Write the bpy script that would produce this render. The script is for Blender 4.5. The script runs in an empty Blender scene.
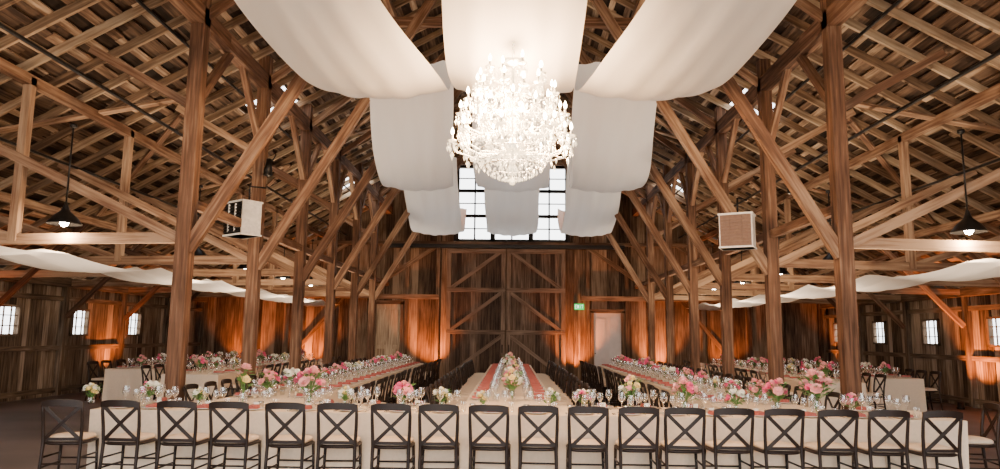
import bpy, math, random
from mathutils import Vector, Matrix
R = random.Random(7)
sc = bpy.context.scene

# ------------------------------------------------------------------ helpers
class MB:
    def __init__(s):
        s.v=[]; s.f=[]; s.m=[]; s.t=[]; s.g=[]; s.sm=[]
    def add(s, verts, faces, mat=0, tone=0.5, smooth=False, gv=None):
        b=len(s.v); s.v.extend([tuple(p) for p in verts])
        s.f.extend([tuple(b+i for i in f) for f in faces])
        s.m.extend([mat]*len(faces)); s.sm.extend([smooth]*len(faces))
        s.t.extend([tone]*len(verts))
        s.g.extend(gv if gv else [tuple(p) for p in verts])
    def beam(s, p1, p2, w, d, tone=None, mat=0, up=(0,0,1)):
        """box from p1 to p2; w across, d along 'up'"""
        p1=Vector(p1); p2=Vector(p2); a=p2-p1; L=a.length
        if L<1e-6: return
        a/=L; u=Vector(up)
        if abs(a.dot(u))>0.98: u=Vector((0,1,0)) if abs(a.y)<0.9 else Vector((1,0,0))
        x=a.cross(u).normalized(); u=x.cross(a).normalized()
        if tone is None: tone=R.random()
        o=(R.random()*50,R.random()*50,R.random()*50)
        vs=[];gv=[]
        for l in (0,L):
            for i,j in ((-1,-1),(1,-1),(1,1),(-1,1)):
                vs.append(p1+a*l+x*(i*w/2)+u*(j*d/2)); gv.append((l+o[0],i*w/2+o[1],j*d/2+o[2]))
        s.add(vs,[(3,2,1,0),(4,5,6,7),(0,1,5,4),(1,2,6,5),(2,3,7,6),(3,0,4,7)],mat,tone,False,gv)
    def box(s, lo, hi, tone=None, mat=0):
        lo=Vector(lo);hi=Vector(hi); d=hi-lo
        k=max(range(3),key=lambda i:d[i]); c=(lo+hi)/2
        if k==2: s.beam((c.x,c.y,lo.z),(c.x,c.y,hi.z),d.x,d.y,tone,mat,up=(0,1,0))
        elif k==0: s.beam((lo.x,c.y,c.z),(hi.x,c.y,c.z),d.y,d.z,tone,mat)
        else: s.beam((c.x,lo.y,c.z),(c.x,hi.y,c.z),d.x,d.z,tone,mat)
    def tube(s, pts, r, n=8, mat=0, tone=0.5, cap=True):
        pts=[Vector(p) for p in pts]; vs=[]; N=len(pts)
        rr = r if isinstance(r,(list,tuple)) else [r]*N
        prev=None
        for i,p in enumerate(pts):
            t=(pts[min(i+1,N-1)]-pts[max(i-1,0)]).normalized()
            if prev is None:
                q=Vector((0,0,1)) if abs(t.z)<0.9 else Vector((1,0,0))
                x=t.cross(q).normalized()
            else:
                x=(prev-t*prev.dot(t)).normalized()
            prev=x; y=t.cross(x)
            for k in range(n):
                a=2*math.pi*k/n
                vs.append(p+(x*math.cos(a)+y*math.sin(a))*rr[i])
        fs=[]
        for i in range(N-1):
            for k in range(n):
                fs.append((i*n+k,i*n+(k+1)%n,(i+1)*n+(k+1)%n,(i+1)*n+k))
        if cap:
            fs.append(tuple(range(n-1,-1,-1))); fs.append(tuple((N-1)*n+k for k in range(n)))
        s.add(vs,fs,mat,tone,True)
    def lathe(s, prof, c=(0,0,0), n=16, mat=0, tone=0.5, smooth=True):
        vs=[];fs=[]; c=Vector(c)
        for r,z in prof:
            for k in range(n):
                a=2*math.pi*k/n; vs.append(c+Vector((r*math.cos(a),r*math.sin(a),z)))
        for i in range(len(prof)-1):
            for k in range(n):
                fs.append((i*n+k,i*n+(k+1)%n,(i+1)*n+(k+1)%n,(i+1)*n+k))
        s.add(vs,fs,mat,tone,smooth)
    def octa(s,c,r,h,mat=0,h2=None):
        c=Vector(c); h2=h2 or h
        vs=[c+Vector((0,0,h))]+[c+Vector((r*math.cos(a),r*math.sin(a),0)) for a in (0.3,1.87,3.44,5.01)]+[c-Vector((0,0,h2))]
        s.add(vs,[(0,1,2),(0,2,3),(0,3,4),(0,4,1),(5,2,1),(5,3,2),(5,4,3),(5,1,4)],mat,0.5,False)
    def merge(s, o, M):
        b=len(s.v); s.v.extend([tuple(M@Vector(p)) for p in o.v])
        s.f.extend([tuple(b+i for i in f) for f in o.f]); s.m.extend(o.m); s.sm.extend(o.sm); s.t.extend(o.t); s.g.extend(o.g)
    def mesh(s,name,mats):
        me=bpy.data.meshes.new(name); me.from_pydata(s.v,[],s.f)
        for m in mats: me.materials.append(m)
        me.polygons.foreach_set('material_index',s.m); me.polygons.foreach_set('use_smooth',s.sm)
        a=me.attributes.new('tone','FLOAT','POINT'); a.data.foreach_set('value',s.t)
        a=me.attributes.new('gv','FLOAT_VECTOR','POINT'); a.data.foreach_set('vector',[c for g in s.g for c in g])
        me.update(); return me
    def obj(s,name,mats,loc=(0,0,0),parent=None):
        o=bpy.data.objects.new(name,s.mesh(name,mats)); o.location=loc
        sc.collection.objects.link(o)
        if parent: o.parent=parent
        return o

def inst(name,me,loc,rz=0,s=1):
    o=bpy.data.objects.new(name,me); o.location=loc; o.rotation_euler=(0,0,rz); o.scale=(s,s,s)
    sc.collection.objects.link(o); return o

# ------------------------------------------------------------------ materials
def newmat(n):
    m=bpy.data.materials.new(n); m.use_nodes=True; nt=m.node_tree
    return m,nt,nt.nodes,nt.links,nt.nodes['Principled BSDF']
def plain(n,col,rough=0.6,metal=0,noise=0.12,scale=20,emis=None,es=0,spec=0.5):
    m,nt,N,L,b=newmat(n)
    tc=N.new('ShaderNodeTexCoord'); no=N.new('ShaderNodeTexNoise'); no.inputs['Scale'].default_value=scale
    L.new(tc.outputs['Object'],no.inputs['Vector'])
    r=N.new('ShaderNodeValToRGB'); L.new(no.outputs['Fac'],r.inputs['Fac'])
    c=Vector(col)
    r.color_ramp.elements[0].position=0.3;r.color_ramp.elements[1].position=0.7
    r.color_ramp.elements[0].color=(*(c*(1-noise)),1); r.color_ramp.elements[1].color=(*(c*(1+noise)),1)
    L.new(r.outputs['Color'],b.inputs['Base Color'])
    b.inputs['Roughness'].default_value=rough; b.inputs['Metallic'].default_value=metal
    b.inputs['Specular IOR Level'].default_value=spec
    if emis: b.inputs['Emission Color'].default_value=(*emis,1); b.inputs['Emission Strength'].default_value=es
    return m
def wood(n,dark,mid,light,rough=0.75,bump=0.3):
    m,nt,N,L,b=newmat(n)
    g=N.new('ShaderNodeAttribute'); g.attribute_name='gv'
    t=N.new('ShaderNodeAttribute'); t.attribute_name='tone'
    mp=N.new('ShaderNodeMapping'); mp.inputs['Scale'].default_value=(0.9,14,14); L.new(g.outputs['Vector'],mp.inputs['Vector'])
    n1=N.new('ShaderNodeTexNoise'); n1.inputs['Scale'].default_value=1.6; n1.inputs['Detail'].default_value=6; L.new(mp.outputs[0],n1.inputs['Vector'])
    n2=N.new('ShaderNodeTexNoise'); n2.inputs['Scale'].default_value=0.8; n2.inputs['Detail'].default_value=4; L.new(g.outputs['Vector'],n2.inputs['Vector'])
    a=N.new('ShaderNodeMath');a.operation='MULTIPLY_ADD';a.inputs[1].default_value=0.65;a.inputs[2].default_value=-0.75;L.new(t.outputs['Fac'],a.inputs[0])
    c=N.new('ShaderNodeMath');c.operation='MULTIPLY_ADD';c.inputs[1].default_value=1.1;L.new(n1.outputs['Fac'],c.inputs[0]);L.new(a.outputs[0],c.inputs[2])
    d=N.new('ShaderNodeMath');d.operation='MULTIPLY_ADD';d.inputs[1].default_value=0.75;L.new(n2.outputs['Fac'],d.inputs[0]);L.new(c.outputs[0],d.inputs[2])
    r=N.new('ShaderNodeValToRGB'); L.new(d.outputs[0],r.inputs['Fac'])
    e=r.color_ramp.elements; e[0].position=0.15;e[0].color=(*dark,1);e[1].position=0.92;e[1].color=(*light,1)
    x=e.new(0.52);x.color=(*mid,1)
    L.new(r.outputs['Color'],b.inputs['Base Color']); b.inputs['Roughness'].default_value=rough
    b.inputs['Specular IOR Level'].default_value=0.2
    bp=N.new('ShaderNodeBump');bp.inputs['Strength'].default_value=bump;bp.inputs['Distance'].default_value=0.01
    L.new(n1.outputs['Fac'],bp.inputs['Height']);L.new(bp.outputs[0],b.inputs['Normal'])
    return m
M_beam=wood('weathered_beam_wood',(0.045,0.022,0.013),(0.165,0.085,0.050),(0.40,0.265,0.170))
M_raft=wood('rafter_wood',(0.08,0.046,0.028),(0.25,0.162,0.100),(0.54,0.42,0.29))
M_batt=wood('sheathing_wood',(0.026,0.014,0.009),(0.145,0.085,0.052),(0.45,0.33,0.225))
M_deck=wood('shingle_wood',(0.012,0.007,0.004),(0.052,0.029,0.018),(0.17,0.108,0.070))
M_wall=wood('barn_siding',(0.042,0.027,0.018),(0.175,0.120,0.080),(0.44,0.34,0.25))
M_back=wood('back_siding',(0.036,0.021,0.013),(0.135,0.084,0.052),(0.34,0.24,0.16))
M_door=wood('door_wood',(0.032,0.019,0.013),(0.105,0.066,0.045),(0.25,0.175,0.125))
M_black=plain('black_metal',(0.015,0.014,0.014),0.4,0.6)
M_chair=plain('dark_stained_bentwood',(0.017,0.008,0.005),0.45,0,0.3,9,spec=0.3)
M_cush=plain('seat_cushion_fabric',(0.66,0.52,0.39),0.9,0,0.06,60)
M_linen=plain('cream_linen',(0.76,0.62,0.47),0.9,0,0.04,30)
M_white=plain('white_enamel',(0.66,0.64,0.60),0.4)
M_china=plain('white_china',(0.85,0.83,0.8),0.2)
M_rose=plain('dusty_rose_napkin',(0.38,0.10,0.085),0.85,0,0.15,40)
M_silver=plain('silver_metal',(0.75,0.74,0.72),0.25,1.0)
M_stem=plain('green_stem',(0.10,0.24,0.05),0.6,0,0.3,40)
M_pink=plain('pink_petals',(0.88,0.14,0.32),0.7,0,0.1,30)
M_blush=plain('blush_petals',(0.92,0.46,0.45),0.7,0,0.08,30)
M_wht=plain('white_petals',(0.92,0.90,0.80),0.7,0,0.06,30)
M_coral=plain('coral_petals',(0.78,0.09,0.12),0.7,0,0.2,30)
M_yel=plain('yellow_petals',(0.88,0.72,0.30),0.7,0,0.1,30)
M_candle=plain('candle_wax',(0.85,0.8,0.68),0.5)
M_bulb=plain('lamp_bulb',(1,0.9,0.75),0.3,emis=(1,0.72,0.42),es=90)
M_pbulb=plain('pendant_bulb',(1,0.9,0.75),0.3,emis=(1,0.9,0.75),es=60)
M_tan=plain('speaker_grille_tan',(0.17,0.095,0.065),0.6)
M_greyd=plain('painted_door_grey',(0.58,0.53,0.52),0.6,0,0.06,4)
M_ground=plain('dusty_ground',(0.62,0.54,0.44),0.95,0,0.1,0.5)
M_green=plain('exit_green',(0.02,0.35,0.10),0.5,emis=(0.0,0.75,0.14),es=1.2)
M_letter=plain('exit_letter',(0.9,0.9,0.9),0.5,emis=(1,1,1),es=2.5)

def glassy(n,col,fac,em=0,emc=(1,0.78,0.50),base=0.0):
    m=bpy.data.materials.new(n); m.use_nodes=True; N=m.node_tree.nodes; L=m.node_tree.links; N.clear()
    o=N.new('ShaderNodeOutputMaterial'); t=N.new('ShaderNodeBsdfTransparent'); g=N.new('ShaderNodeBsdfGlossy')
    g.inputs['Roughness'].default_value=0.08; g.inputs['Color'].default_value=(*col,1); t.inputs['Color'].default_value=(0.97,0.98,0.98,1)
    lw=N.new('ShaderNodeLayerWeight'); lw.inputs['Blend'].default_value=fac
    ad0=N.new('ShaderNodeMath'); ad0.operation='ADD'; ad0.use_clamp=True; ad0.inputs[1].default_value=base; L.new(lw.outputs['Facing'],ad0.inputs[0])
    mx=N.new('ShaderNodeMixShader'); L.new(ad0.outputs[0],mx.inputs[0]); L.new(t.outputs[0],mx.inputs[1]); L.new(g.outputs[0],mx.inputs[2])
    if em:
        e=N.new('ShaderNodeEmission'); e.inputs['Color'].default_value=(*emc,1); e.inputs['Strength'].default_value=em
        ad=N.new('ShaderNodeAddShader'); L.new(mx.outputs[0],ad.inputs[0]); L.new(e.outputs[0],ad.inputs[1]); L.new(ad.outputs[0],o.inputs[0])
    else: L.new(mx.outputs[0],o.inputs[0])
    return m
M_glass=glassy('clear_glass',(1,1,1),0.5,0,base=0.12)
M_pane=glassy('window_glass',(1,1,1),0.08)
M_crys_glow=glassy('cut_crystal_glow',(1,0.92,0.80),0.6,1.2,base=0.1)  # warm emission built into the crystal, standing in for sparkle from the bulbs

def cloth_mat():
    m=bpy.data.materials.new('sheer_drape_fabric'); m.use_nodes=True; N=m.node_tree.nodes; L=m.node_tree.links; N.clear()
    o=N.new('ShaderNodeOutputMaterial'); d=N.new('ShaderNodeBsdfDiffuse'); t=N.new('ShaderNodeBsdfTranslucent')
    tc=N.new('ShaderNodeTexCoord'); mp=N.new('ShaderNodeMapping'); mp.inputs['Scale'].default_value=(5,0.5,0.5)
    no=N.new('ShaderNodeTexNoise'); no.inputs['Scale'].default_value=1; no.inputs['Detail'].default_value=3
    L.new(tc.outputs['Object'],mp.inputs[0]); L.new(mp.outputs[0],no.inputs['Vector'])
    r=N.new('ShaderNodeValToRGB'); r.color_ramp.elements[0].color=(0.87,0.83,0.78,1); r.color_ramp.elements[1].color=(0.94,0.92,0.89,1)
    L.new(no.outputs['Fac'],r.inputs['Fac']); L.new(r.outputs[0],d.inputs['Color']); L.new(r.outputs[0],t.inputs['Color'])
    x=N.new('ShaderNodeMixShader'); x.inputs[0].default_value=0.5; L.new(d.outputs[0],x.inputs[1]); L.new(t.outputs[0],x.inputs[2]); L.new(x.outputs[0],o.inputs[0])
    return m
M_drape=cloth_mat()

M_floor,nt,N,L,b=newmat('worn_concrete_floor')
tc=N.new('ShaderNodeTexCoord'); n1=N.new('ShaderNodeTexNoise'); n1.inputs['Scale'].default_value=0.6; n1.inputs['Detail'].default_value=8
L.new(tc.outputs['Object'],n1.inputs['Vector']); r=N.new('ShaderNodeValToRGB')
r.color_ramp.elements[0].position=0.3;r.color_ramp.elements[0].color=(0.065,0.050,0.050,1);r.color_ramp.elements[1].position=0.7;r.color_ramp.elements[1].color=(0.16,0.13,0.125,1)
L.new(n1.outputs['Fac'],r.inputs['Fac']);L.new(r.outputs[0],b.inputs['Base Color']);b.inputs['Roughness'].default_value=0.55

# ------------------------------------------------------------------ dimensions
HW=11.6; YB=27.0; YF=-5.0; EAVE=3.0; SL=0.55
def roof(x): return EAVE+SL*(HW-abs(x))
PX=4.65; FR=[10.1+2.8*i for i in range(6)]

b=MB(); b.box((-HW-0.3,YF,-0.2),(HW+0.3,YB+0.3,0)); b.obj('floor',[M_floor])
b=MB(); b.add([(-90,-90,-0.22),(90,-90,-0.22),(90,120,-0.22),(-90,120,-0.22)],[(0,1,2,3)]); b.obj('ground',[M_ground])

# ------------------------------------------------------------------ board walls
def boards(bm, u0,u1, topf, openings, place, w=0.24, th=0.03):
    u=u0
    edges=sorted(set([o[0] for o in openings]+[o[1] for o in openings]))
    while u<u1-1e-4:
        ww=w*R.uniform(0.75,1.25); e=min(u+ww,u1)
        for ed in edges:
            if u+0.01<ed<e: e=ed
        c=(u+e)/2; segs=[(0,topf(c))]
        for a,bb,z0,z1 in openings:
            if a-1e-4<=c<=bb+1e-4:
                ns=[]
                for s0,s1 in segs:
                    if z0>s0: ns.append((s0,min(z0,s1)))
                    if z1<s1: ns.append((max(z1,s0),s1))
                ns=[q for q in ns if q[1]-q[0]>0.01]; segs=ns
        off=R.uniform(0,0.02); tone=R.random()
        for s0,s1 in segs:
            zt=[s1,s1]
            if abs(s1-topf(c))<1e-3: zt=[topf(u),topf(e)]
            o=(R.random()*50,R.random()*50,0)
            vs=[];gv=[]
            for k in (off,off+th):
                for uu,zz in ((u,s0),(e,s0),(e,zt[1]),(u,zt[0])):
                    vs.append(place(uu,zz,k)); gv.append((zz+o[0],uu+o[1],k))
            bm.add(vs,[(0,1,2,3),(7,6,5,4),(0,4,5,1),(1,5,6,2),(2,6,7,3),(3,7,4,0)],0,tone,False,gv)
        u=e

wins=[2.5,5.3,8.1,10.9,13.7,16.5,19.3,22.1,24.9]
WZ0,WZ1,WW=1.5,2.22,0.76
for side,nm in ((-1,'left'),(1,'right')):
    sh=0 if side<0 else 0.9
    ops=[(y+sh-WW/2,y+sh+WW/2,WZ0,WZ1) for y in wins]
    bm=MB(); boards(bm,YF,YB,lambda u:EAVE,ops,lambda u,z,k:(side*(HW+k),u,z))
    for y in [YF+0.1]+[FR[0]-2.8*i for i in range(1,6)]+FR+[YB-0.1]:
        bm.box((min(side*HW,side*(HW-0.14)),y-0.07,0),(max(side*HW,side*(HW-0.14)),y+0.07,EAVE),0.35)
    for z in (0.15,1.2,2.45):
        bm.box((min(side*HW,side*(HW-0.08)),YF,z-0.06),(max(side*HW,side*(HW-0.08)),YB,z+0.06),0.4)
    bm.box((min(side*HW,side*(HW-0.2)),YF,EAVE-0.25),(max(side*HW,side*(HW-0.2)),YB,EAVE-0.03),0.3)
    bm.obj('wall_'+nm,[M_wall])
    for i,y in enumerate(wins):
        y=y+sh; x=side*(HW+0.0)
        wb=MB(); t=0.05
        wb.box((x-0.06,y-WW/2,WZ0),(x+0.06,y-WW/2+t,WZ1),0.4); wb.box((x-0.06,y+WW/2-t,WZ0),(x+0.06,y+WW/2,WZ1),0.4)
        wb.box((x-0.06,y-WW/2,WZ0),(x+0.06,y+WW/2,WZ0+t),0.4); wb.box((x-0.06,y-WW/2,WZ1-t),(x+0.06,y+WW/2,WZ1),0.4)
        for k in (1,2):
            yy=y-WW/2+WW*k/3; wb.box((x-0.015,yy-0.01,WZ0),(x+0.015,yy+0.01,WZ1),0.3)
            zz=WZ0+(WZ1-WZ0)*k/3; wb.box((x-0.015,y-WW/2,zz-0.01),(x+0.015,y+WW/2,zz+0.01),0.3)
        wb.add([(x,y-WW/2,WZ0),(x,y+WW/2,WZ0),(x,y+WW/2,WZ1),(x,y-WW/2,WZ1)],[(0,1,2,3)],1)
        wb.obj('window_%d'%(i+1+(len(wins) if side>0 else 0)),[M_wall,M_pane])

# back wall
BW=(-2.1,2.1,5.15,8.05)
LD=(-5.1,-4.05,0,2.75); RD=(3.0,4.15,0,2.5)
bm=MB(); boards(bm,-HW,HW,roof,[BW,LD,RD],lambda u,z,k:(u,YB+k,z),w=0.26)
for x in (-11.4,-9.6,-8.2,-6.7,-5.3,-3.9,-2.75,2.4,2.85,4.3,5.8,7.3,8.8,10.2,11.4):
    bm.box((x-0.07,YB-0.12,0),(x+0.07,YB,roof(x)-0.1),R.uniform(0.1,0.6))
for a,c in ((-HW,-2.7),(2.6,HW)):
    bm.box((a,YB-0.17,2.95),(c,YB-0.02,3.12),0.85)
bm.box((-HW+3,YB-0.17,4.98),(HW-3,YB-0.02,5.12),0.5)
for s in (-1,1):
    bm.beam((s*2.9,YB-0.1,4.9),(s*5.6,YB-0.1,3.1),0.06,0.16,0.6,up=(0,0,1))
    bm.beam((s*6.2,YB-0.1,3.1),(s*8.6,YB-0.1,0.2),0.06,0.14,0.5)
    bm.beam((s*9.2,YB-0.1,3.1),(s*6.2,YB-0.1,5.0),0.06,0.14,0.5)
bm.obj('wall_back',[M_back])

# gable window
wb=MB(); x0,x1,z0,z1=BW
for x in (x0,-0.72,0.72,x1):
    wb.box((x-0.09,YB-0.1,z0),(x+0.09,YB+0.06,z1),0.1)
for z in (z0,z1): wb.box((x0,YB-0.1,z-0.08),(x1,YB+0.06,z+0.08),0.1)
for z in (z0+0.97,z0+1.94): wb.box((x0,YB-0.06,z-0.06),(x1,YB+0.04,z+0.06),0.1)
for c in (-1.41,0,1.41): wb.box((c-0.03,YB-0.03,z0),(c+0.03,YB+0.02,z1),0.1)
for i in range(6):
    z=z0+0.485*(i+0)+0.0; wb.box((x0,YB-0.03,z-0.02),(x1,YB+0.02,z+0.02),0.1)
wb.add([(x0,YB,z0),(x1,YB,z0),(x1,YB,z1),(x0,YB,z1)],[(0,1,2,3)],1)
wb.obj('window_gable',[M_black,M_pane])

# big sliding barn doors
DX=-0.2
for i,s in enumerate((-1,1)):
    d=MB(); a,c=(DX-2.2,DX-0.02) if s<0 else (DX+0.02,DX+2.2)
    u=a
    while u<c-0.01:
        e=min(u+0.18,c); d.box((u,YB-0.26,0.04),(e-0.006,YB-0.22,4.85),R.uniform(0.1,0.8)); u=e
    y0,y1=YB-0.32,YB-0.26
    for x in (a+0.08,c-0.08): d.box((x-0.08,y0,0.04),(x+0.08,y1,4.85),0.85)
    for z in (0.14,1.75,3.3,4.75): d.box((a,y0-0.005,z-0.08),(c,y1,z+0.08),0.85)
    for z in (0.2,1.8,3.35):
        h=1.4
        if s<0: p,q=(a+0.15,YB-0.29,z),(c-0.15,YB-0.29,z+h)
        else: p,q=(c-0.15,YB-0.29,z),(a+0.15,YB-0.29,z+h)
        d.beam(p,q,0.05,0.13,0.95)
    d.tube([(c-0.1 if s<0 else a+0.1,YB-0.37,1.0),(c-0.1 if s<0 else a+0.1,YB-0.37,1.3)],0.02,6,1)
    d.obj('door_%d'%(i+1),[M_door,M_black])
t=MB(); t.box((DX-4.6,YB-0.34,4.86),(DX+4.4,YB-0.17,5.0),0.2)
t.obj('trim_1',[M_black])
for k,(o,hs) in enumerate(((LD,1),(RD,-1))):
    d=MB(); a,c,_,h=o
    d.box((a,YB-0.01,0.02),(c,YB+0.04,h),0.9,1)
    for x in (a,c): d.box((x-0.07,YB-0.09,0),(x+0.07,YB-0.0,h+0.07),0.5,0)
    d.box((a-0.07,YB-0.09,h),(c+0.07,YB,h+0.14),0.5,0)
    w=c-a
    for (zz0,zz1) in ((0.25,1.1),(1.25,h-0.2)):
        for q in (0.12,0.56):
            d.box((a+w*q,YB-0.03,zz0),(a+w*(q+0.32),YB-0.01,zz1),0.9,1)
    d.lathe([(0.001,0),(0.03,0.0),(0.03,0.03),(0.001,0.03)],(c-0.12 if hs>0 else a+0.12,YB-0.05,1.0),8,2)
    d.obj('door_%d'%(k+3),[M_back,M_raft if k==0 else M_greyd,M_black])

# ------------------------------------------------------------------ roof
HOLX=(4.9,5.7); HOLY=[(0.4,1.8),(6.0,7.4),(14.6,16.0),(22.4,24.0)]
def splity(y0,y1):
    out=[(y0,y1)]
    for h0,h1 in HOLY:
        n=[]
        for a,c in out:
            if c<=h0 or a>=h1: n.append((a,c)); continue
            if a<h0: n.append((a,h0))
            if c>h1: n.append((h1,c))
        out=n
    return out
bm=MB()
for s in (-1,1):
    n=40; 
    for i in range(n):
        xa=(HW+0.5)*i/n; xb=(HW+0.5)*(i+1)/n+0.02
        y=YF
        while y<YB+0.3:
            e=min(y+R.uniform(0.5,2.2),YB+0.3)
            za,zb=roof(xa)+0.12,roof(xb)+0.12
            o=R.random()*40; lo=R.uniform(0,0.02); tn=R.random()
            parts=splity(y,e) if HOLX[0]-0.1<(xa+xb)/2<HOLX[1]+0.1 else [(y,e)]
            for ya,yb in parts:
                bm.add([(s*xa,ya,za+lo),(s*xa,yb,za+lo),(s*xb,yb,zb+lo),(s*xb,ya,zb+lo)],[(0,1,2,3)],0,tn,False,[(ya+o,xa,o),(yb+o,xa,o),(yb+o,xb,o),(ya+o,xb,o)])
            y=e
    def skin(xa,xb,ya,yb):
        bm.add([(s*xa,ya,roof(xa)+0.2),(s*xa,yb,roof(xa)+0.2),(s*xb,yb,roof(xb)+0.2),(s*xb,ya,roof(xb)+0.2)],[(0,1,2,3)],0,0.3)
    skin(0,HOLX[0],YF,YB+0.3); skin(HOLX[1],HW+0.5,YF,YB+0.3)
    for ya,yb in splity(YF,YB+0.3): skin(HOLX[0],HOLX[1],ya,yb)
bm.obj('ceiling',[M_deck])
bt=MB()
for s in (-1,1):
    nx=SL/math.hypot(1,SL); up=(s*nx,0,1/math.hypot(1,SL))
    x=0.15
    while x<HW+0.3:
        y=YF
        while y<YB:
            e=min(y+R.uniform(1.5,5),YB)
            jx=x+R.uniform(-0.03,0.03); tn=R.random()
            for ya,yb in (splity(y,e) if HOLX[0]<jx<HOLX[1] else [(y,e)]):
                bt.beam((s*jx,ya,roof(jx)+0.085),(s*jx,yb-0.01,roof(jx)+0.085),R.uniform(0.09,0.16),0.03,tn,0,up)
            y=e
        x+=0.27
bt.obj('roof_sheathing',[M_batt])
rf=MB()
for s in (-1,1):
    y=YF+0.3
    while y<YB:
        yy=y+R.uniform(-0.04,0.04)
        rf.beam((0,yy,roof(0)),(s*(HW+0.3),yy+R.uniform(-0.07,0.07),roof(HW+0.3)),0.055,0.13,R.uniform(0.2,1))
        y+=0.7
rf.obj('roof_rafters',[M_raft])
pl=MB()
pl.box((-0.06,YF,roof(0)-0.25),(0.06,YB,roof(0)-0.04),0.4)
for s in (-1,1):
    for x,w,h in ((PX,0.2,0.26),):
        for k in range(4):
            ya=YF+8*k; pl.box((s*x-w/2,ya,6.15),(s*x+w/2,min(ya+8,YB),6.15+h),R.uniform(0.2,0.5))
    for x in (2.4,7.15,9.4):
        pl.box((s*x-0.06,YF,roof(x)-0.22),(s*x+0.06,YB,roof(x)-0.07),R.uniform(0.4,0.8))
    for i,y in enumerate([1.7,4.5,7.3]+FR[:-1]):
        xa,xb=(5.9,9.2)
        if i%2: xa,xb=xb,xa
        pl.beam((s*xa,y,roof(xa)-0.12),(s*xb,y+2.8,roof(xb)-0.12),0.14,0.04,R.uniform(0.5,1),0,(s*0.48,0,0.87))
        pl.beam((s*(0.5 if i%2 else 4.4),y,roof(0.5 if i%2 else 4.4)-0.12),(s*(4.4 if i%2 else 0.5),y+2.8,roof(4.4 if i%2 else 0.5)-0.12),0.14,0.04,R.uniform(0.5,1),0,(s*0.48,0,0.87))
pl.obj('roof_purlins',[M_beam])

# ------------------------------------------------------------------ frames
for fi,y in enumerate([-1.1,1.7]+FR):
    f=MB(); jit=lambda:R.uniform(-0.03,0.03)
    for s in (-1,1):
        f.box((s*PX-0.10,y-0.10,0),(s*PX+0.10,y+0.10,roof(PX)-0.06),R.uniform(0.35,0.55))
        f.box((s*PX-0.15,y-0.15,0),(s*PX+0.15,y+0.15,0.12),0.2)
        f.beam((s*(PX-0.05),y-0.02,2.80),(s*1.25,y-0.02,8.45),0.11,0.17,R.uniform(0.4,0.75))
        f.beam((s*(PX+0.05),y-0.03,2.95),(s*8.35,y-0.03,roof(8.35)-0.1),0.10,0.14,R.uniform(0.7,1.1))
        f.beam((s*(PX-0.2),y+0.05,2.98+jit()),(s*(HW-0.02),y+0.05,2.86),0.10,0.15,R.uniform(0.7,1.1))
        f.box((s*7.15-0.06,y-0.02,2.9),(s*7.15+0.06,y+0.10,roof(7.15)-0.1),0.9)
        f.beam((s*(HW-0.16),y,2.0),(s*9.4,y,roof(9.4)-0.1),0.08,0.12,R.random())
        f.beam((s*7.15,y+0.05,2.95),(s*9.9,y+0.05,roof(9.9)-0.1),0.07,0.11,R.uniform(0.3,1))
        f.beam((s*PX,y+0.08,6.3),(s*2.5,y+0.08,roof(2.5)-0.1),0.08,0.13,R.uniform(0.4,0.8))
        f.beam((s*PX,y+0.08,4.9),(s*6.3,y+0.08,roof(6.3)-0.1),0.08,0.12,R.uniform(0.4,0.9))
        for q in (-1,1):
            if (y>24 and q>0) or (fi==2 and q<0): continue
            f.beam((s*PX,y+q*0.1,5.05),(s*PX,y+q*1.15,6.2),0.10,0.12,R.uniform(0.4,0.8))
    f.beam((-2.9,y+0.1,roof(2.9)-0.25),(2.9,y+0.1,roof(2.9)-0.25),0.09,0.18,R.uniform(0.4,0.8))
    f.obj('timber_truss',[M_beam])
g=MB()
for s in (-1,1):
    g.box((s*PX-0.05,FR[0],3.42),(s*PX+0.05,YB,3.56),0.5)
g.obj('longitudinal_girt',[M_beam])
c=MB()
for s in (-1,1):
    c.tube([(s*6.3,YF,5.35),(s*6.3,YB,5.35)],0.03,6)
    c.tube([(s*5.0,YF,6.0),(s*5.0,YB,6.0)],0.025,6)
    c.tube([(s*8.0,YF,4.6),(s*8.0,YB,4.6)],0.025,6)
c.obj('electrical_conduit',[M_black])

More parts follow.
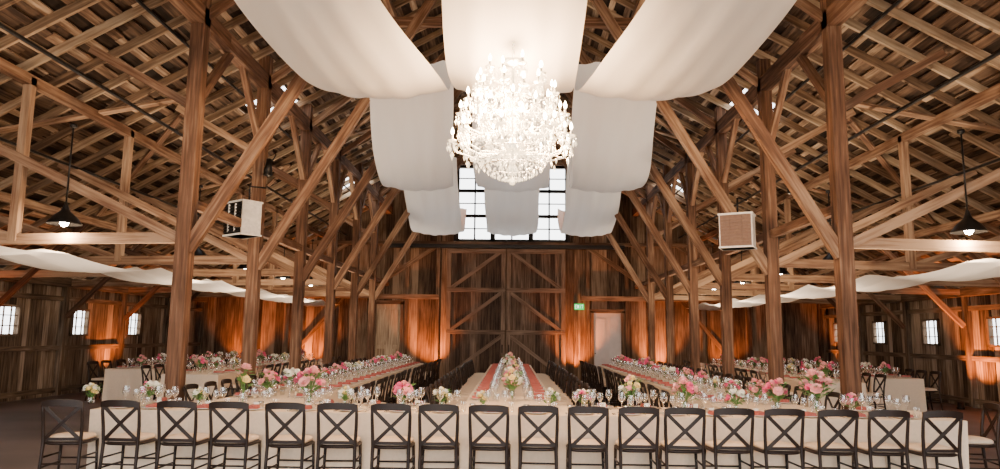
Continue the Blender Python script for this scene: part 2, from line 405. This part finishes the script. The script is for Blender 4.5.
# ------------------------------------------------------------------ drapes
def drape(name, path, W, lows, zlow, y0,y1, ny=160,nx=14, seed=0, xs=0.17, W2=None, xs2=None):
    rr=random.Random(seed); ph=[rr.uniform(0,6) for _ in range(6)]
    W2=W2 or W; xs2=xs2 or xs
    def X(y):
        if y<=path[0][0]: return path[0][1]
        if y>=path[-1][0]: return path[-1][1]
        for k in range(len(path)-1):
            (ya,xa),(yb,xb)=path[k],path[k+1]
            if y<=yb:
                t=(y-ya)/(yb-ya)
                pm=path[max(k-1,0)]; pn=path[min(k+2,len(path)-1)]
                m0=(xb-pm[1])/(yb-pm[0])*(yb-ya); m1=(pn[1]-xa)/(pn[0]-ya)*(yb-ya)
                return (2*t**3-3*t*t+1)*xa+(t**3-2*t*t+t)*m0+(-2*t**3+3*t*t)*xb+(t**3-t*t)*m1
    b=MB(); vs=[];fs=[]
    for i in range(ny+1):
        y=y0+(y1-y0)*i/ny
        sl=(X(y+0.6)-X(y-0.6))/1.2; nrm=Vector((1,-sl,0)).normalized()
        sp=min(range(len(lows)),key=lambda k:abs(y-lows[k][0])/(lows[k][1] if y<lows[k][0] else lows[k][2]))
        l,hn,hf,sn,sf=lows[sp]
        t=(y-l)/(hn if y<l else hf); sg=sn if y<l else sf
        q=max(0,min(1,(y-9.2)/2.8)); xx=xs+(xs2-xs)*q; ww=W+(W2-W)*q
        z=zlow+xs*0.8+sg*abs(t)**1.9
        w=ww*(1-0.06*abs(t)**3)
        for j in range(nx+1):
            u=j/nx*2-1
            dz=-xx*(1-u*u)*(1-0.75*abs(t)) + 0.035*math.sin(u*8+ph[0]+1.3*math.sin(y*0.7+ph[1]))*abs(t) + 0.012*math.sin(u*15+ph[2]+y)
            vs.append((X(y)+u*w/2*nrm.x+0.015*math.sin(y*2.1+ph[3]),y+u*w/2*nrm.y,z+dz))
    for i in range(ny):
        for j in range(nx):
            a=i*(nx+1)+j; fs.append((a,a+1,a+nx+2,a+nx+1))
    b.add(vs,fs,0,0.5,True); return b.obj(name,[M_drape])
lows=[(2.2,3.3,3.3,2.8,2.8),(8.9,3.4,3.3,2.8,1.5),(15.6,3.4,3.4,1.5,1.5),(22.9,3.9,3.8,1.5,1.5)]
for s in (-1,0,1):
    path=[(0,s*2.6),(3.5,s*3.5),(5.5,s*3.2),(7.2,s*2.55),(8.9,s*1.90),(12.2,s*1.85),(15.7,s*2.12),(22.9,s*2.4),(26.6,s*2.45)]
    drape('fabric_swag',path,1.80 if s else 1.64,lows,4.8,3.2,26.5,260,18,seed=s+5,xs=0.20,W2=1.60,xs2=0.13)
for s in (-1,1):
    al=[(y+1.4,1.4,1.4,0.12,0.12) for y in [1.7,4.5,7.3]+FR]
    drape('fabric_swag',[(2,s*7.0),(26,s*7.0)],1.4,al,2.60,1.7,26.4,240,12,seed=20+s,xs=0.07)

# ------------------------------------------------------------------ chandelier
def chandelier():
    b=MB()
    b.lathe([(0.001,0.10),(0.05,0.13),(0.07,0.18),(0.03,0.25),(0.05,0.32),(0.14,0.40),(0.16,0.44),(0.05,0.50),(0.035,0.62),(0.08,0.72),(0.10,0.78),(0.03,0.86),(0.03,1.0),(0.07,1.08),(0.08,1.12),(0.025,1.2),(0.02,1.4),(0.10,1.42),(0.14,1.47),(0.001,1.5)],n=16,mat=0)
    b.tube([(0,0,0.1),(0,0,1.5)],0.015,6,1)
    b.lathe([(0.001,0.0),(0.03,0.012),(0.042,0.045),(0.03,0.078),(0.001,0.09)],n=12,mat=0)
    tiers=[(18,0.69,0.42,0.50),(16,0.63,0.66,0.74),(14,0.52,0.90,0.99),(10,0.38,1.13,1.22)]
    for (n,r,zc,zt) in tiers:
        tips=[]
        for k in range(n):
            a=2*math.pi*(k+0.5*(n%2))/n; ca,sa=math.cos(a),math.sin(a)
            rk=r*(1 if k%2 else 0.86); zk=zt+(0.0 if k%2 else 0.09)
            P=[(0.06,zc),(rk*0.3,zc-0.07),(rk*0.65,zc-0.10),(rk*0.92,zc-0.04),(rk,zk)]
            b.tube([(p*ca,p*sa,z) for p,z in P],0.010,6,0)
            c=(rk*ca,rk*sa,zk); tips.append(Vector(c))
            b.lathe([(0.005,-0.01),(0.045,0.005),(0.058,0.02),(0.04,0.012),(0.012,0.012)],c,10,0)
            b.lathe([(0.012,0.01),(0.012,0.085),(0.001,0.086)],c,8,2)
            b.lathe([(0.001,0.085),(0.015,0.10),(0.019,0.125),(0.010,0.155),(0.001,0.175)],c,8,3)
            for q in range(6):
                aa=2*math.pi*q/6; x=c[0]+0.052*math.cos(aa); y=c[1]+0.052*math.sin(aa)
                b.octa((x,y,zk-0.02),0.009,0.016,0); b.octa((x,y,zk-0.07),0.016,0.03,0,0.045)
            b.octa((c[0],c[1],zk-0.15),0.024,0.04,0,0.07)
            for q in range(1,4):
                t=q/4; b.octa((rk*t*ca,rk*t*sa,zc-0.17),0.016,0.03,0,0.045)
        for k in range(n):
            p=tips[k];q=tips[(k+1)%n]
            for i in range(1,8):
                t=i/8; z=-0.14*4*t*(1-t); b.octa(p.lerp(q,t)+Vector((0,0,z)),0.010,0.013,0)
            top=Vector((0,0,min(zt+0.42,1.45)))
            for i in range(1,18):
                t=i/18; z=-0.2*4*t*(1-t); b.octa(top.lerp(p,t)+Vector((0,0,z)),0.009,0.014,0)
    for k in range(24):
        a=2*math.pi*k/24
        for i in range(10):
            t=i/9; r=0.42*math.cos(t*1.5); z=0.38-0.32*math.sin(t*1.5)
            b.octa((r*math.cos(a),r*math.sin(a),z),0.012,0.019,0)
    for rr,z in ((0.42,0.38),(0.32,0.22)):
        b.tube([(rr*math.cos(2*math.pi*k/24),rr*math.sin(2*math.pi*k/24),z) for k in range(25)],0.006,5,1)
    b.tube([(0,0,1.5),(0,0,5.1)],0.012,6,1)
    return b
ch=chandelier().mesh('crystal_chandelier',[M_crys_glow,M_silver,M_candle,M_bulb])
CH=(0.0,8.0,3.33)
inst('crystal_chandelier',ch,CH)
inst('crystal_chandelier',ch,(0,-2.5,3.33))  # added out of view behind the camera, to light roof and front chairs

def light(name,typ,loc,power,col,**k):
    l=bpy.data.lights.new(name,typ); l.energy=power; l.color=col
    for a,v in k.items(): setattr(l,a,v)
    o=bpy.data.objects.new(name,l); o.location=loc; sc.collection.objects.link(o); return o
WARM=(1.0,0.71,0.44)
light('chandelier_light','POINT',(CH[0],CH[1]-0.0,CH[2]+0.95),2000,(1.0,0.60,0.31),shadow_soft_size=0.45)
light('chandelier_light','POINT',(0,-2.5,4.3),1500,WARM,shadow_soft_size=0.5)  # added fill from the unseen chandelier behind the camera

# ------------------------------------------------------------------ pendants
p=MB()
p.lathe([(0.02,0.30),(0.035,0.24),(0.05,0.20),(0.07,0.17),(0.16,0.09),(0.225,0.0),(0.23,-0.015),(0.215,-0.01),(0.15,0.08),(0.06,0.15),(0.001,0.16)],n=24,mat=0)
p.lathe([(0.001,-0.05),(0.04,-0.035),(0.06,0.01),(0.04,0.06),(0.02,0.10),(0.02,0.14)],n=12,mat=1)
p.tube([(0,0,0.28),(0,0,1.45)],0.012,6,0)
p.lathe([(0.001,1.45),(0.05,1.45),(0.05,1.41),(0.02,1.39)],n=10,mat=0)
pm=p.mesh('pendant_lamp',[M_black,M_pbulb])
for s in (-1,1):
    for y in [4.5,10.0]+[q+1.4 for q in FR[1:5]]:
        x=s*6.35
        o=inst('pendant_lamp',pm,(x,y,3.15)); 
        light('pendant_light','POINT',(x,y,3.0),60,WARM,shadow_soft_size=0.05)

# ------------------------------------------------------------------ heaters / stage lights
def heater(x,y,z,s,mface,k=1.0):
    b=MB(); w=0.6*k;d=0.4*k;h=0.66*k
    b.box((-w/2,-d/2,-h/2),(w/2,d/2,h/2),0.5,0)
    b.box((-w/2-0.015,-d/2-0.015,h/2-0.03),(w/2+0.015,d/2+0.015,h/2),0.5,0)
    b.box((-w/2-0.015,-d/2-0.015,-h/2),(w/2+0.015,d/2+0.015,-h/2+0.03),0.5,0)
    b.box((-w/2+0.02,-d/2-0.012,-h/2+0.035),(w/2-0.02,-d/2-0.002,h/2-0.035),0.5,1)
    for i in range(9):
        zz=-h/2+0.06+i*(h-0.12)/9; b.box((-w/2+0.03,-d/2-0.035,zz),(w/2-0.03,-d/2-0.01,zz+0.018),0.5,1)
    for xx in (-0.1,0.1): b.box((xx-0.006,-d/2-0.04,-h/2+0.06),(xx+0.006,-d/2,h/2-0.06),0.5,0 if mface is M_black else 1)
    b.tube([(0,0.1,h/2),(0,0.1,h/2+0.3),(s*0.12,0.35,h/2+0.3)],0.018,6,2)
    return b.obj('unit_heater',[M_white,mface,M_black],(x,y,z))
heater(-4.70,12.35,3.60,1,M_black,0.92).rotation_euler=(0,0,math.radians(-38))
heater(3.92,12.45,3.48,1,M_tan,0.92).rotation_euler=(0,0,math.radians(-26))
for x,y,z in ((-4.4,12.65,4.75),(4.95,12.65,4.5)):
    b=MB(); b.tube([(0,0,0),(0,-0.05,-0.3)],[0.05,0.08],10,0); b.tube([(0,0.02,-0.12),(0.1,0.05,0.1),(0,0.15,0.2)],0.012,6,0)
    b.obj('stage_spotlight',[M_black],(x,y,z))

b=MB(); b.box((-0.18,-0.05,-0.11),(0.18,0,0.11),0.5,0)
def strokes(ch,ox):
    S={'E':[(0,0,0,1),(0,0,1,0),(0,.5,.8,.5),(0,1,1,1)],'X':[(0,0,1,1),(0,1,1,0)],'I':[(.5,0,.5,1)],'T':[(.5,0,.5,1),(0,1,1,1)]}
    for x0,y0,x1,y1 in S[ch]:
        b.beam((ox+x0*0.05,-0.055,-0.06+y0*0.12),(ox+x1*0.05,-0.055,-0.06+y1*0.12),0.006,0.014,0.5,1)
for i,chh in enumerate('EXIT'): strokes(chh,-0.145+i*0.078)
b.obj('exit_sign',[M_green,M_letter],(2.52,YB-0.14,2.72))

# uplights
OR=(1.0,0.25,0.04)
ul=MB(); ul.lathe([(0.001,0),(0.09,0),(0.09,0.04),(0.07,0.05),(0.07,0.16),(0.05,0.17),(0.001,0.15)],n=14)
um=ul.mesh('floor_uplight',[M_black])
for x,y,pw in ((-2.95,YB-0.7,1000),(2.35,YB-0.7,1000),(-7.4,YB-0.7,850),(7.9,YB-0.7,450),(-9.9,YB-0.7,600),(HW-0.7,18.0,1200),(-HW+0.7,14.8,400),(-HW+0.7,20.7,500),(HW-0.7,YB-1.5,550),(5.4,YB-0.7,700),(HW-0.7,14.2,400)):
    inst('floor_uplight',um,(x,y,0))
    o=light('uplight_spot','SPOT',(x,y,0.22),pw,OR,spot_size=math.radians(90),spot_blend=0.8,shadow_soft_size=0.06)
    if y>YB-1: tgt=Vector((x,YB,2.3))
    else: tgt=Vector((math.copysign(HW,x),y,2.3))
    o.rotation_euler=(tgt-o.location).to_track_quat('-Z','Y').to_euler()
for s in (-1,1):
    for y in (1.7,10.1,15.7,21.3):  # added fixtures and warm spots, hidden behind tables to brighten the roof
        x=s*5.15; inst('floor_uplight',um,(x,y,0))
        o=light('added_roof_fill','SPOT',(x,y,0.25),950,(1.0,0.76,0.53),spot_size=math.radians(125),spot_blend=0.8,shadow_soft_size=0.12)
        o.rotation_euler=(math.pi,0,0)
    for y,pw in ((11.6,330),(15.0,380),(19.0,420),(23.3,420)):  # added nave fixtures with cool spots, only to brighten the drape undersides
        x=s*1.67; inst('floor_uplight',um,(x,y,0))
        o=light('added_drape_fill','SPOT',(x,y,0.25),pw,(0.90,0.95,1.0),spot_size=math.radians(70),spot_blend=0.7,shadow_soft_size=0.1)
        o.rotation_euler=(math.pi,0,0)

# ------------------------------------------------------------------ chair
def chair():
    b=MB()
    for s in (-1,1):
        b.tube([(s*0.20,-0.245,0),(s*0.192,-0.215,0.25),(s*0.19,-0.20,0.45),(s*0.198,-0.215,0.62),(s*0.202,-0.24,0.76),(s*0.198,-0.262,0.85)],[0.015,0.018,0.019,0.018,0.017,0.016],8)
        b.tube([(s*0.205,0.20,0),(s*0.19,0.185,0.44)],[0.013,0.018],8)
        b.tube([(s*0.198,-0.22,0.20),(s*0.20,0.19,0.20)],0.010,6)
        b.tube([(s*0.196,-0.22,0.30),(s*0.197,0.19,0.30)],0.010,6)
        A=Vector((s*0.19,-0.25,0.825));C=Vector((-s*0.185,-0.205,0.475)); prev=A
        for i in range(1,7):
            t=i/6; q=A.lerp(C,t)+Vector((0,-0.012*4*t*(1-t)-0.004*s,0)); b.beam(prev,q,0.012,0.036,0.5,0); prev=q
    n=10; vs=[];fs=[]
    for i in range(n+1):
        t=i/n*2-1; x=0.212*t; y=-0.262-0.03*(1-t*t); zt=0.868+0.022*(1-t**4); zb=0.812+0.01*(1-t*t)
        for dy,z in ((-0.011,zb),(0.011,zb),(0.011,zt),(-0.011,zt)): vs.append((x,y+dy,z))
    for i in range(n):
        for k in range(4): fs.append((i*4+k,i*4+(k+1)%4,i*4+4+(k+1)%4,i*4+4+k))
    fs+= [(3,2,1,0),(n*4,n*4+1,n*4+2,n*4+3)]
    b.add(vs,fs,0)
    b.beam((-0.19,-0.205,0.485),(0.19,-0.205,0.485),0.018,0.03,0.5)
    b.tube([(-0.2,-0.222,0.24),(0.2,-0.222,0.24)],0.010,6); b.tube([(-0.2,0.19,0.24),(0.2,0.19,0.24)],0.010,6)
    def slab(hw,hb,d,z0,z1,mat,rnd=0.0):
        out=[]
        n=28
        for k in range(n):
            a=2*math.pi*k/n; c,s=math.cos(a),math.sin(a)
            ex=0.45
            x=math.copysign(abs(c)**ex,c); y=math.copysign(abs(s)**ex,s)
            w=hb+(hw-hb)*(y+1)/2; out.append((x*w,y*d-0.005))
        rings=[(0.93,z0),(1,z0+(z1-z0)*0.3),(1,z0+(z1-z0)*0.7),(0.93,z1),(0.5,z1+rnd)]
        vs=[(x*f,y*f,z) for f,z in rings for x,y in out]
        fs=[(r*n+k,r*n+(k+1)%n,(r+1)*n+(k+1)%n,(r+1)*n+k) for r in range(len(rings)-1) for k in range(n)]
        fs.append(tuple(range(n-1,-1,-1))); fs.append(tuple((len(rings)-1)*n+k for k in range(n)))
        b.add(vs,fs,mat,0.5,True)
    slab(0.225,0.205,0.212,0.425,0.458,0)
    slab(0.212,0.192,0.195,0.459,0.505,1,0.014)
    b.v=[(x,y,z*1.035) for x,y,z in b.v]
    return b
cm=chair().mesh('dining_chair',[M_chair,M_cush])

# ------------------------------------------------------------------ tables
def table(x0,x1,y0,y1,z=0.76):
    b=MB(); cx,cy=(x0+x1)/2,(y0+y1)/2
    ax,ay=x0-cx,y0-cy; bx,by=x1-cx,y1-cy
    b.box((ax+0.01,ay+0.01,z-0.03),(bx-0.01,by-0.01,z-0.004),0.5,1)
    L=max(bx-ax,by-ay); n=max(2,int(L/2.4)+1)
    for i in range(n):
        t=(i+0.5)/n
        for s in (-1,1):
            if bx-ax>by-ay: px,py=ax+(bx-ax)*t,s*(by-0.15)
            else: px,py=s*(bx-0.15),ay+(by-ay)*t
            b.box((px-0.03,py-0.03,0),(px+0.03,py+0.03,z-0.03),0.5,1)
    pts=[];step=0.045
    def edge(p,q,nrm):
        n=max(2,int((Vector(q)-Vector(p)).length/step))
        for i in range(n): t=i/n; pts.append((p[0]+(q[0]-p[0])*t,p[1]+(q[1]-p[1])*t,nrm))
    edge((ax,ay),(bx,ay),(0,-1)); edge((bx,ay),(bx,by),(1,0)); edge((bx,by),(ax,by),(0,1)); edge((ax,by),(ax,ay),(-1,0))
    n=len(pts); levels=[(0,1.0),(0.06,0.98),(0.3,0.6),(0.7,0.25),(1.0,0.0)]
    vs=[]; f1=R.uniform(0,6)
    for f,_ in levels:
        for i,(x,y,nr) in enumerate(pts):
            d=i*step
            w=f*(0.024*math.sin(d*11+f1+math.sin(d*1.7))+0.013*math.sin(d*23+f1))+0.01*f
            vs.append((x+nr[0]*w,y+nr[1]*w,(z)*(1-f)+0.012*f))
    fs=[(l*n+i,l*n+(i+1)%n,(l+1)*n+(i+1)%n,(l+1)*n+i) for l in range(len(levels)-1) for i in range(n)]
    fs.append(tuple(range(n)))
    b.add(vs,fs,0,0.5,False)
    return b.obj('banquet_table',[M_linen,M_raft],(cx,cy,0))

TZ=0.76
def glassmesh(h=0.21,r=0.036):
    b=MB(); b.lathe([(0.032,0),(0.03,0.003),(0.005,0.006),(0.004,h*0.45),(0.012,h*0.5),(r*0.9,h*0.62),(r,h*0.75),(r*0.82,h)],n=12); return b
def tumbler():
    b=MB(); b.lathe([(0.001,0.002),(0.028,0.002),(0.035,0.11)],n=12); return b
def place():
    b=MB()
    b.lathe([(0.001,0.004),(0.08,0.004),(0.14,0.018),(0.143,0.022),(0.08,0.010),(0.001,0.010)],n=20,mat=0)
    for k,(w,h) in enumerate(((0.11,0.012),(0.10,0.012),(0.085,0.014))):
        b.beam((0,-0.10,0.018+k*0.013),(0.0,0.10,0.020+k*0.013),w,h,0.5,1)
    b.box((-0.19,-0.1,0.001),(-0.175,0.1,0.005),0.5,2); b.box((0.175,-0.1,0.001),(0.19,0.1,0.005),0.5,2); b.box((-0.165,-0.09,0.001),(-0.155,0.09,0.005),0.5,2)
    b.beam((-0.03,0.12,0.05),(0.03,0.12,0.05),0.004,0.05,0.5,3)
    return b
GL=glassmesh(0.24,0.043); GL2=glassmesh(0.20,0.038); TB=tumbler(); PLC=place()
def blossom(b,c,r,mat,nrm):
    c=Vector(c); nrm=Vector(nrm).normalized(); q=nrm.to_track_quat('Z','Y').to_matrix()
    for ring,(k,rr,lift,cup) in enumerate(((7,1.0,0.0,0.35),(6,0.72,0.18,0.6),(5,0.42,0.34,0.75))):
        for i in range(k):
            a=2*math.pi*(i+ring*0.5)/k+R.uniform(-.1,.1); w=math.pi/k*1.25
            def P(rad,ang,h): return c+q@Vector((rad*math.cos(ang)*r,rad*math.sin(ang)*r,h*r))
            vs=[P(0.05,a,lift-0.2),P(rr*0.65,a-w,lift+cup*0.45),P(rr*0.7,a,lift+cup*0.3),P(rr*0.65,a+w,lift+cup*0.45),P(rr*0.95,a-w*0.7,lift+cup*0.85),P(rr*1.03,a,lift+cup*0.8),P(rr*0.95,a+w*0.7,lift+cup*0.85)]
            b.add(vs,[(0,1,2),(0,2,3),(1,4,5,2),(2,5,6,3)],mat,0.5,True)
    b.lathe([(0.001,-r*0.2),(r*0.3,0),(r*0.34,r*0.35),(r*0.2,r*0.75),(0.001,r*0.85)],c,8,mat)
def bouquet(h,pal,n,spread,seed):
    rr=random.Random(seed); b=MB()
    vh=h*0.42; b.lathe([(0.001,0.003),(0.035,0.003),(0.045,vh*0.35),(0.042,vh*0.7),(0.03,vh*0.9),(0.038,vh)],n=14,mat=0)
    for i in range(n):
        a=2.4*i+rr.uniform(-.3,.3); rad=spread*(0 if i==n-1 else math.sqrt((i+0.7)/n)*1.05); z=h*(0.95-0.32*(rad/spread)**2+rr.uniform(-.08,.12)) if i<n-1 else h
        p=(rad*math.cos(a),rad*math.sin(a),z)
        b.tube([(0,0,0.02),(p[0]*0.3,p[1]*0.3,vh),(p[0]*0.9,p[1]*0.9,z-0.01)],0.003,5,1)
        blossom(b,p,rr.uniform(0.036,0.062),2+rr.randrange(len(pal)),(p[0]*3,p[1]*3-0.05,0.25))
    for i in range(n*5):
        a=rr.uniform(0,6.28); ra=spread*rr.uniform(0.5,1.3); z=h*rr.uniform(0.45,1.0); c=Vector((ra*math.cos(a),ra*math.sin(a),z)); 
        d=Vector((math.cos(a),math.sin(a),rr.uniform(-.3,.9))).normalized()*0.05; t=Vector((-math.sin(a),math.cos(a),0.2))*0.018
        b.add([c-d*0.6,c+t,c+d,c-t],[(0,1,2,3)],1,0.5)
        if i%2: b.tube([(0,0,vh*0.8),tuple(c)],0.002,4,1)
    return b.mesh('flower_arrangement',[M_glass,M_stem]+pal)
BQ={'pink':bouquet(0.32,[M_pink,M_blush,M_pink],11,0.11,1),'white':bouquet(0.24,[M_wht,M_wht,M_yel],9,0.08,2),'coral':bouquet(0.24,[M_coral,M_pink,M_blush],9,0.09,3),
    'blush':bouquet(0.29,[M_blush,M_wht,M_pink],10,0.10,4),'tall':bouquet(0.42,[M_wht,M_blush,M_yel],12,0.12,5),'yellow':bouquet(0.38,[M_yel,M_blush],5,0.07,6)}
def fl(kind,x,y,s=1): return inst('flower_arrangement',BQ[kind],(x,y,TZ+0.001),R.uniform(0,6),s)
V=MB(); V.lathe([(0.001,0.002),(0.03,0.002),(0.036,0.06),(0.034,0.07),(0.028,0.06),(0.001,0.03)],n=12,mat=0); V.lathe([(0.001,0.05),(0.02,0.05),(0.02,0.031)],n=8,mat=1)

def settings(seats, votives):
    g=MB();p=MB();v=MB()
    for (x,y,rz) in seats:
        M=Matrix.Translation((x,y,TZ+0.002))@Matrix.Rotation(rz+R.uniform(-.05,.05),4,'Z')
        p.merge(PLC,M@Matrix.Translation((0,0.17,0)))
        g.merge(GL,M@Matrix.Translation((0.14+R.uniform(-.01,.01),0.36,0))); g.merge(GL2,M@Matrix.Translation((0.05,0.40,0))); g.merge(TB,M@Matrix.Translation((0.22,0.30,0))); g.merge(GL,M@Matrix.Translation((-0.06,0.37,0)))
    for x,y in votives: v.merge(V,Matrix.Translation((x,y,TZ+0.002)))
    g.obj('wine_glasses',[M_glass]); p.obj('place_settings',[M_china,M_rose,M_silver,M_wht]); 
    if votives: v.obj('votive_candles',[M_silver,M_candle])

def long_table(xc,y0,y1,w=1.2,sp=0.6,start=0.45,fls=('pink','blush','white','coral')):
    table(xc-w/2,xc+w/2,y0,y1)
    seats=[];y=y0+start
    while y<y1-0.25:
        for s in (-1,1):
            rz=math.pi/2 if s>0 else -math.pi/2
            o=inst('dining_chair',cm,(xc+s*(w/2+0.27+R.uniform(-.01,.05)),y+R.uniform(-.02,.02),0),rz+R.uniform(-.05,.05))
            seats.append((xc+s*w/2,y,rz))
        y+=sp
    vt=[]; y=y0+0.5;i=0
    while y<y1-0.2:
        fl(fls[i%len(fls)],xc+R.uniform(-.04,.04),y,R.uniform(0.85,1.15)); vt+= [(xc+R.uniform(-.06,.06),y+0.35),(xc+R.uniform(-.06,.06),y+0.6)]
        y+=0.95;i+=1
    settings(seats,vt)

HX0,HX1,HY0,HY1=-4.78,5.1,8.32,9.42
table(HX0,HX1,HY0,HY1)
px=[61,122,178,231,288,338,393,440,492,541,590,640,686,733,782,834,886,936]
seats=[]
for i,q in enumerate(px):
    x=(q-512)*7.64/720
    o=inst('dining_chair',cm,(x,8.05+R.uniform(-.03,.01),0),R.uniform(-.06,.06)+(0.06 if i==0 else 0))
    seats.append((x if i else -4.5,HY0,0))
inst('dining_chair',cm,(HX1+0.28,8.75,0),math.radians(80))
for x in [-4.4,-1.7,-1.15,1.15,1.7,4.4,-2.3,2.3]:
    seats.append((x,HY1,math.pi))
settings(seats,[(-4.2+i*0.62+R.uniform(-.08,.08),8.86+R.uniform(-.06,.06)) for i in range(15)])
for k,q,s in (('white',86,0.9),('blush',145,0.9),('white',200,0.8),('yellow',243,1.2),('pink',310,1.3),('white',345,0.9),('coral',404,1.15),('white',444,0.95),('white',485,0.8),('white',553,0.95),('blush',585,0.8),('tall',632,0.9),('pink',686,1.1),('blush',735,0.9),('pink',778,1.1),('pink',815,1.4),('coral',850,0.9)):
    fl(k,(q-512)*8.66/720,8.86+R.uniform(-.08,.08),s)

long_table(0.0,9.46,22.2,start=0.75,fls=('tall','coral','white','blush'))
long_table(-3.3,9.46,22.6,start=0.75)
long_table(3.3,9.46,22.6,start=0.75)
for s in (-1,1):
    long_table(s*6.7,15.2,24.2)
    long_table(s*8.9,17.0,24.6)

# ------------------------------------------------------------------ world / camera
w=bpy.data.worlds.new('World'); sc.world=w; w.use_nodes=True
bg=w.node_tree.nodes['Background']; bg.inputs['Color'].default_value=(0.97,0.97,0.98,1); bg.inputs['Strength'].default_value=6.8

cam=bpy.data.cameras.new('camera'); cam.sensor_width=36; cam.lens=25.92; cam.clip_end=300
co=bpy.data.objects.new('camera',cam); sc.collection.objects.link(co)
co.matrix_world=Matrix.Translation((0,0,1.65))@Matrix.Rotation(math.radians(0.95),4,'Z')@Matrix.Rotation(math.radians(90+7.95),4,'X')@Matrix.Rotation(math.radians(0.65),4,'Z')
sc.camera=co
